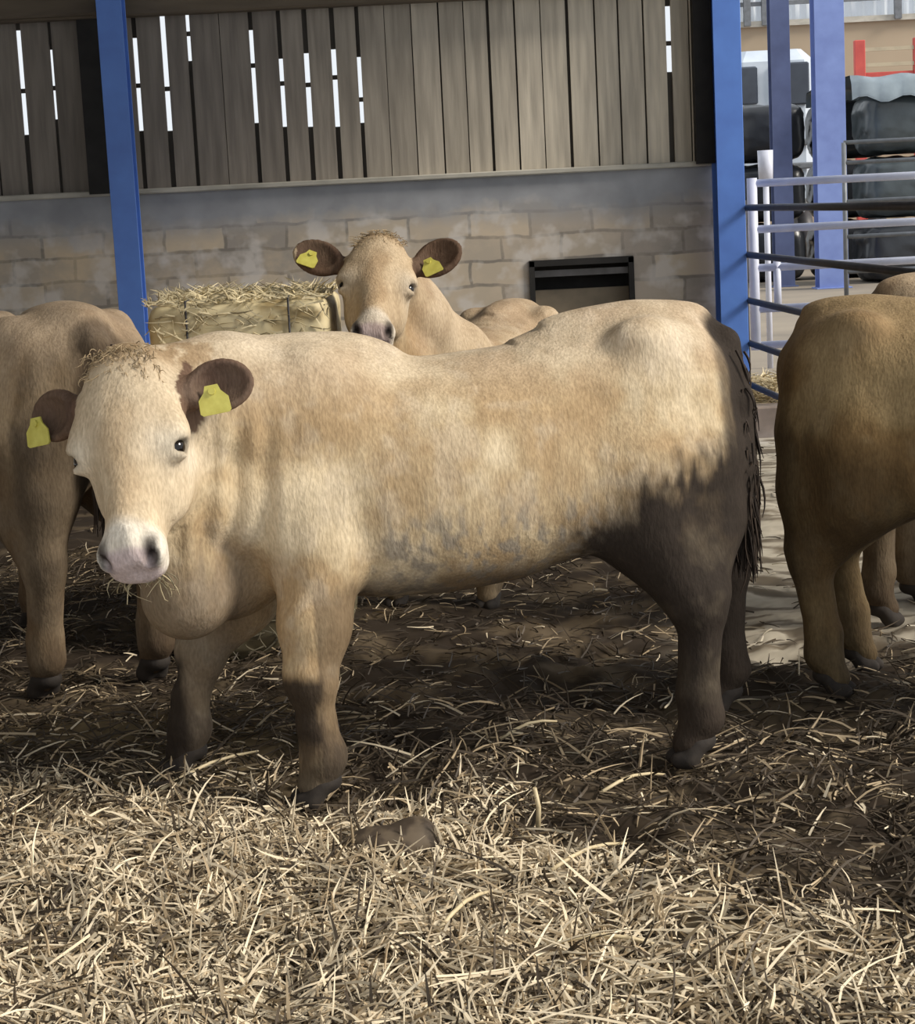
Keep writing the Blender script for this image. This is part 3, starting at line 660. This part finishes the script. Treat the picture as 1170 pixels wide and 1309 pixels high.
# red trailer rack
Y = 32; tx0 = P(1099,80,Y).x; z0, z1 = P(1130,100,Y).z, P(1130,50,Y).z
M_red = pmat('red_paint', (.62,.10,.08), (.50,.07,.06), .5, 5, .1); M_ply = pmat('pale_slats', (.55,.46,.32), (.42,.35,.25), .7, 6, .1)
tr = empty('trailer', (tx0, Y, .25), label='red-framed trailer rack showing above the bales at the right', cat='trailer')
for k in range(3): MB().box((k*.95, 0, (z1-.25)/2+.25), (.17, .12, z1-.75), bev=.01).build('upright', M_red, tr)
for z in (z0+.05,): MB().box((.95, .02, z-.25), (2.0, .08, .10), bev=.01).build('frame_rail', M_red, tr)
for z in (.35, .75): MB().box((.95, -.02, z0-.25+(z1-z0)*z), (1.9, .05, .06)).build('slat', M_ply, tr)
MB().box((.95, .8, .55), (2.1, 2.0, .20), bev=.02).build('bed', M_red, tr)
for k in (.3,1.6): MB().tube([(k,.8,.4),(k+.22,.8,.4)], .4, 20).build('wheel', M_dark, tr, True)
# far building
M_far = pmat('far_wall_board', (.47,.37,.26), (.38,.30,.21), .8, .6, .1)
fz = P(1130,26,36).z
MB().box((11.2, 36, fz/2), (13.2, .2, fz)).build('wall_far', M_far, kind='structure')
MB().box((11.2, 35.86, fz+.03), (13.2, .1, .10)).build('trim_7', M_ledge, kind='structure')
def claddingmat():
    mt, nt, bs = newmat('translucent_sheet'); bs.inputs['Base Color'].default_value = (.82,.85,.88,1); bs.inputs['Roughness'].default_value = .5
    tr_ = nt.nodes.new('ShaderNodeBsdfTranslucent'); tr_.inputs[0].default_value = (.88,.9,.93,1); mx = nt.nodes.new('ShaderNodeMixShader'); mx.inputs[0].default_value = .6
    nt.links.new(bs.outputs[0], mx.inputs[1]); nt.links.new(tr_.outputs[0], mx.inputs[2]); nt.links.new(mx.outputs[0], nt.nodes['Material Output'].inputs[0]); return mt
v, fs = [], []
for i in range(260):
    xx = 4.6+i*.05; v += [(xx, 36+.03*math.sin(i*1.6), fz+.08), (xx, 36+.03*math.sin(i*1.6), fz+3)]
    if i: fs.append([2*i-2, 2*i, 2*i+1, 2*i-1])
me = bpy.data.meshes.new('cladding'); me.from_pydata(v, [], fs); so = link('wall_cladding', me, claddingmat(), kind='structure')
so.modifiers.new('t', 'SOLIDIFY').thickness = .01
for px in (955,978,1148,1230): MB().box((P(px,12,35.8).x, 35.8, fz+1.5), (.12, .12, 3)).build('trim_8', M_grey, kind='structure')
for z in (.35,): MB().box((6.3, 35.84, fz+.38), (3.4, .08, .07)).build('trim_9', M_grey, kind='structure')

# ------------------------------------------------------------------ straw bale stack behind the cattle
def strawbale(name, c, d, label, N, top=False, dk=1.0):
    r = empty(name, (c[0], c[1], c[2]), label=label, cat='straw bale', group=None)
    f = Field((-d[0]/2-.06,-d[1]/2-.06,-.06), (d[0]/2+.06,d[1]/2+.06,d[2]+.06), .02)
    sl, X = f.reg((-d[0]/2-.06,-d[1]/2-.06,-.06), (d[0]/2+.06,d[1]/2+.06,d[2]+.06)); q = np.abs((X-np.array((0,0,d[2]/2)))/(np.array(d)/2))
    f.comb(sl, ((q**14).sum(-1)**(1/14)-1)*min(d)/2, .02); V, Q = f.mesh(); V = V+(fbm(V, 9, 3)[:,None]-.5)*.03; V[:,2] = np.maximum(V[:,2],0)
    nn = fbm(V*np.array((1,1,3)), 8, 9); C = mixc(np.tile(np.array((.66,.56,.34)), (len(V),1)), (.36,.27,.13), sstep(.5,.35,nn)); C = mixc(C, (.70,.60,.38), sstep(.55,.7,nn)*.7)
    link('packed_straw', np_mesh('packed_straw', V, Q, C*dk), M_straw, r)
    for s in (-.28,.28):
        MB().tube([(s*d[0],-d[1]/2-.004,.01),(s*d[0],-d[1]/2-.004,d[2]+.004),(s*d[0],d[1]/2,d[2]+.004)], .004, 6).build('twine', M_dark, r, True)
    p = np.stack([rng.uniform(-.5,.5,N)*d[0], -d[1]/2-.002+rng.random(N)*0, rng.random(N)*d[2]],1); k = rng.random(N) < (.65 if top else .3)
    p[k,1] = rng.uniform(-.5,.5,k.sum())*d[1]; p[k,2] = d[2]+.0
    a_ = rng.uniform(0,6.28,N); L_ = rng.uniform(.03,.11,N); q = p+np.stack([np.cos(a_)*L_, np.where(k, np.sin(a_)*L_, -.02*rng.random(N)), np.where(k, rng.uniform(0,.5,N)*L_, np.sin(a_)*L_*.6)],1)
    q[:,0] = np.clip(q[:,0], -d[0]/2-.01, d[0]/2+.005); q[:,2] = np.maximum(q[:,2], .01)
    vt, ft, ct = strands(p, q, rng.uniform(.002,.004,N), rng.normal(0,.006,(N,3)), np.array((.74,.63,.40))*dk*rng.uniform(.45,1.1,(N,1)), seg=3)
    link('loose_stalks', np_mesh('loose_stalks', vt, ft, ct, smooth=False), M_straw, r, kind='stuff')
bz = gzf(-.7,7.0)-.02
strawbale('straw_bale', (-.71, 7.04, bz), (.62,.80,.64), 'dark brown lower straw bale, under the golden one', 500, dk=.22)  # whole lower bale coloured darker than the top one
strawbale('straw_bale', (-.71, 7.04, bz+.665), (.62,.80,.60), 'golden straw bale on top of the stack, left of the raised cow head', 1500, True)

# ------------------------------------------------------------------ the cattle
cow('pale tan cow standing side-on in the middle, face turned to the camera', (.05,5.2,0), (-.975,-.22), h=.0085, seed=3, tuft=True,
    legs=dict(LF=(.50,.505,.24,.34), RF=(.80,.74,-.20,.34), LH=(-.50,-.54,.26), RH=(-.76,-.79,-.21)),
    head=dict(poll=(-.800,4.70,1.165), dir=(.015,-.20,-.43), side=(.97,-.24,0.0), scale=1.10, fold=1), ear_pose=(.10,.12))
cow('brown-eared cow looking over the middle cow, standing next to the straw bale', (.10,7.70,0), (-.38,-.92), sc=.91, h=.010, es=1.2, seed=12, tuft=True,
    head=dict(poll=(-.225,6.88,1.400), dir=(-.03,-.36,-.30), side=(.99,.10,0.0), scale=1.10), ear_pose=(.35,-.45), dirt=.6, tone=(.82,.78,.74))
cow('tan cow at the left edge seen from behind, half hidden by the middle cow\'s head', (-1.50,6.72,0), (-.55,.83), sc=1.03, h=.014, seed=21, dirt=.6, tone=(.80,.74,.70))  # dirt on this cow also stands in for shade cast low on it
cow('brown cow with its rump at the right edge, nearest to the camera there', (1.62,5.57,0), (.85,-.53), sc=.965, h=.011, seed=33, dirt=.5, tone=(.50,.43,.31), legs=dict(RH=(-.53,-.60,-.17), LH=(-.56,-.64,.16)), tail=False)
cow('cow at the right edge, mostly hidden behind the brown rump', (2.15,6.75,0), (1,-.05), sc=.98, h=.014, seed=44, dirt=.6, tone=(.78,.72,.66), legs=dict(RH=(-.70,-.72,-.17)))

# ------------------------------------------------------------------ small things on the floor
def onfloor(px, py, lift=.015):
    y = 5.0
    for _ in range(20):
        p = P(px, py, y); y = max(3.3, y*(1.5-gzf(p.x, y)-lift)/(1.5-p.z)) if p.z < 1.5 else y
    p = P(px, py, y); return Vector((p.x, y, gzf(p.x, y)+lift))
def clod(px, py, Y, r, label, seed):
    c = onfloor(px, py, .03); Y = c.y; f = Field((-.2,-.15,-.06), (.2,.15,.12), .006)
    f.ell((0,0,.0), r, .02); f.ell((r[0]*.5,.02,.005), (r[0]*.5,r[1]*.8,r[2]*1.1), .03); f.ell((-r[0]*.4,.0,.0), (r[0]*.55,r[1]*.6,r[2]*.8), .03)
    V, Q = f.mesh(); V = V+(fbm(V, 25, seed)[:,None]-.5)*.02; nn = fbm(V, 30, seed+1)
    C = mixc(np.tile(np.array((.055,.040,.028)), (len(V),1)), (.12,.09,.06), sstep(.45,.65,nn))
    o = link('muck_clod', np_mesh('muck_clod', V, Q, C), M_hair, label=label, cat='clod'); o.location = (c.x, Y, gzf(c.x, Y)+.022); return o
clod(500, 1080, 4.62, (.115,.055,.055), 'flat dark clod of muck in the straw, just right of the front hoof', 5)
def stalk(name, pts, r, col, label):
    V, F, C = [], [], []
    me = MB().tube(pts, r, 8); o = me.build(name, col, None, True, label=label, cat='straw stalk'); return o
M_st = pmat('pale_stalk', (.70,.58,.37), (.55,.44,.26), .55, 30, .1)
b = onfloor(688,1062); stalk('straw_stalk', [b, b+Vector((.004,.0,.06)), b+Vector((-.004,-.005,.11))], [.0065,.006,.005], M_st, 'thick pale stalk standing upright in the muck, right of the clod')
for (x0,y0),(x1,y1),lb in (((640,945),(712,922),'below the hind part of the belly'), ((705,1118),(800,1078),'right of the clod, in the dark muck'), ((700,1208),(838,1206),'lying level near the bottom right'),
        ((770,1012),(850,990),'in front of the near hind hoof'), ((560,1190),(630,1150),'below and right of the clod'), ((205,1010),(330,960),'leaning between the two front hooves')):
    a, c = onfloor(x0,y0,.03), onfloor(x1,y1,.03); mid = (a+c)/2+Vector((0,0,.02))
    stalk('straw_stalk', [a, a*.5+mid*.5+Vector((0,0,.004)), mid, mid*.5+c*.5+Vector((0,0,.004)), c], [.005,.0048,.0045,.0042,.003], M_st, 'long pale straw stalk '+lb)

# wisp of straw held in the middle cow's mouth
MC = HEADS[0]; Rm = Matrix.Rotation(0,3,'Z'); N = 34; c0 = MC((0,.455,-.112)); r0_ = bpy.data.objects['cow']; 
p = np.array([MC((x, .450+rng.normal(0,.008), -.115+rng.normal(0,.006))) for x in rng.uniform(-.05,.05,N)]); q = p+np.stack([rng.normal(0,.03,N), rng.normal(0,.03,N), -rng.uniform(.01,.06,N)],1)
bpy.context.view_layer.update(); Mw = np.array(r0_.matrix_world); p = p@Mw[:3,:3].T+Mw[:3,3]; q = q@Mw[:3,:3].T+Mw[:3,3]
vt, ft, ct = strands(p, q, rng.uniform(.0012,.0026,N), rng.normal(0,.012,(N,3)), np.array((.50,.42,.26))*rng.uniform(.4,1.1,(N,1)))
link('straw_wisp', np_mesh('straw_wisp', vt, ft, ct), M_straw, label='small wisp of straw hanging from the middle cow\'s mouth', cat='straw')
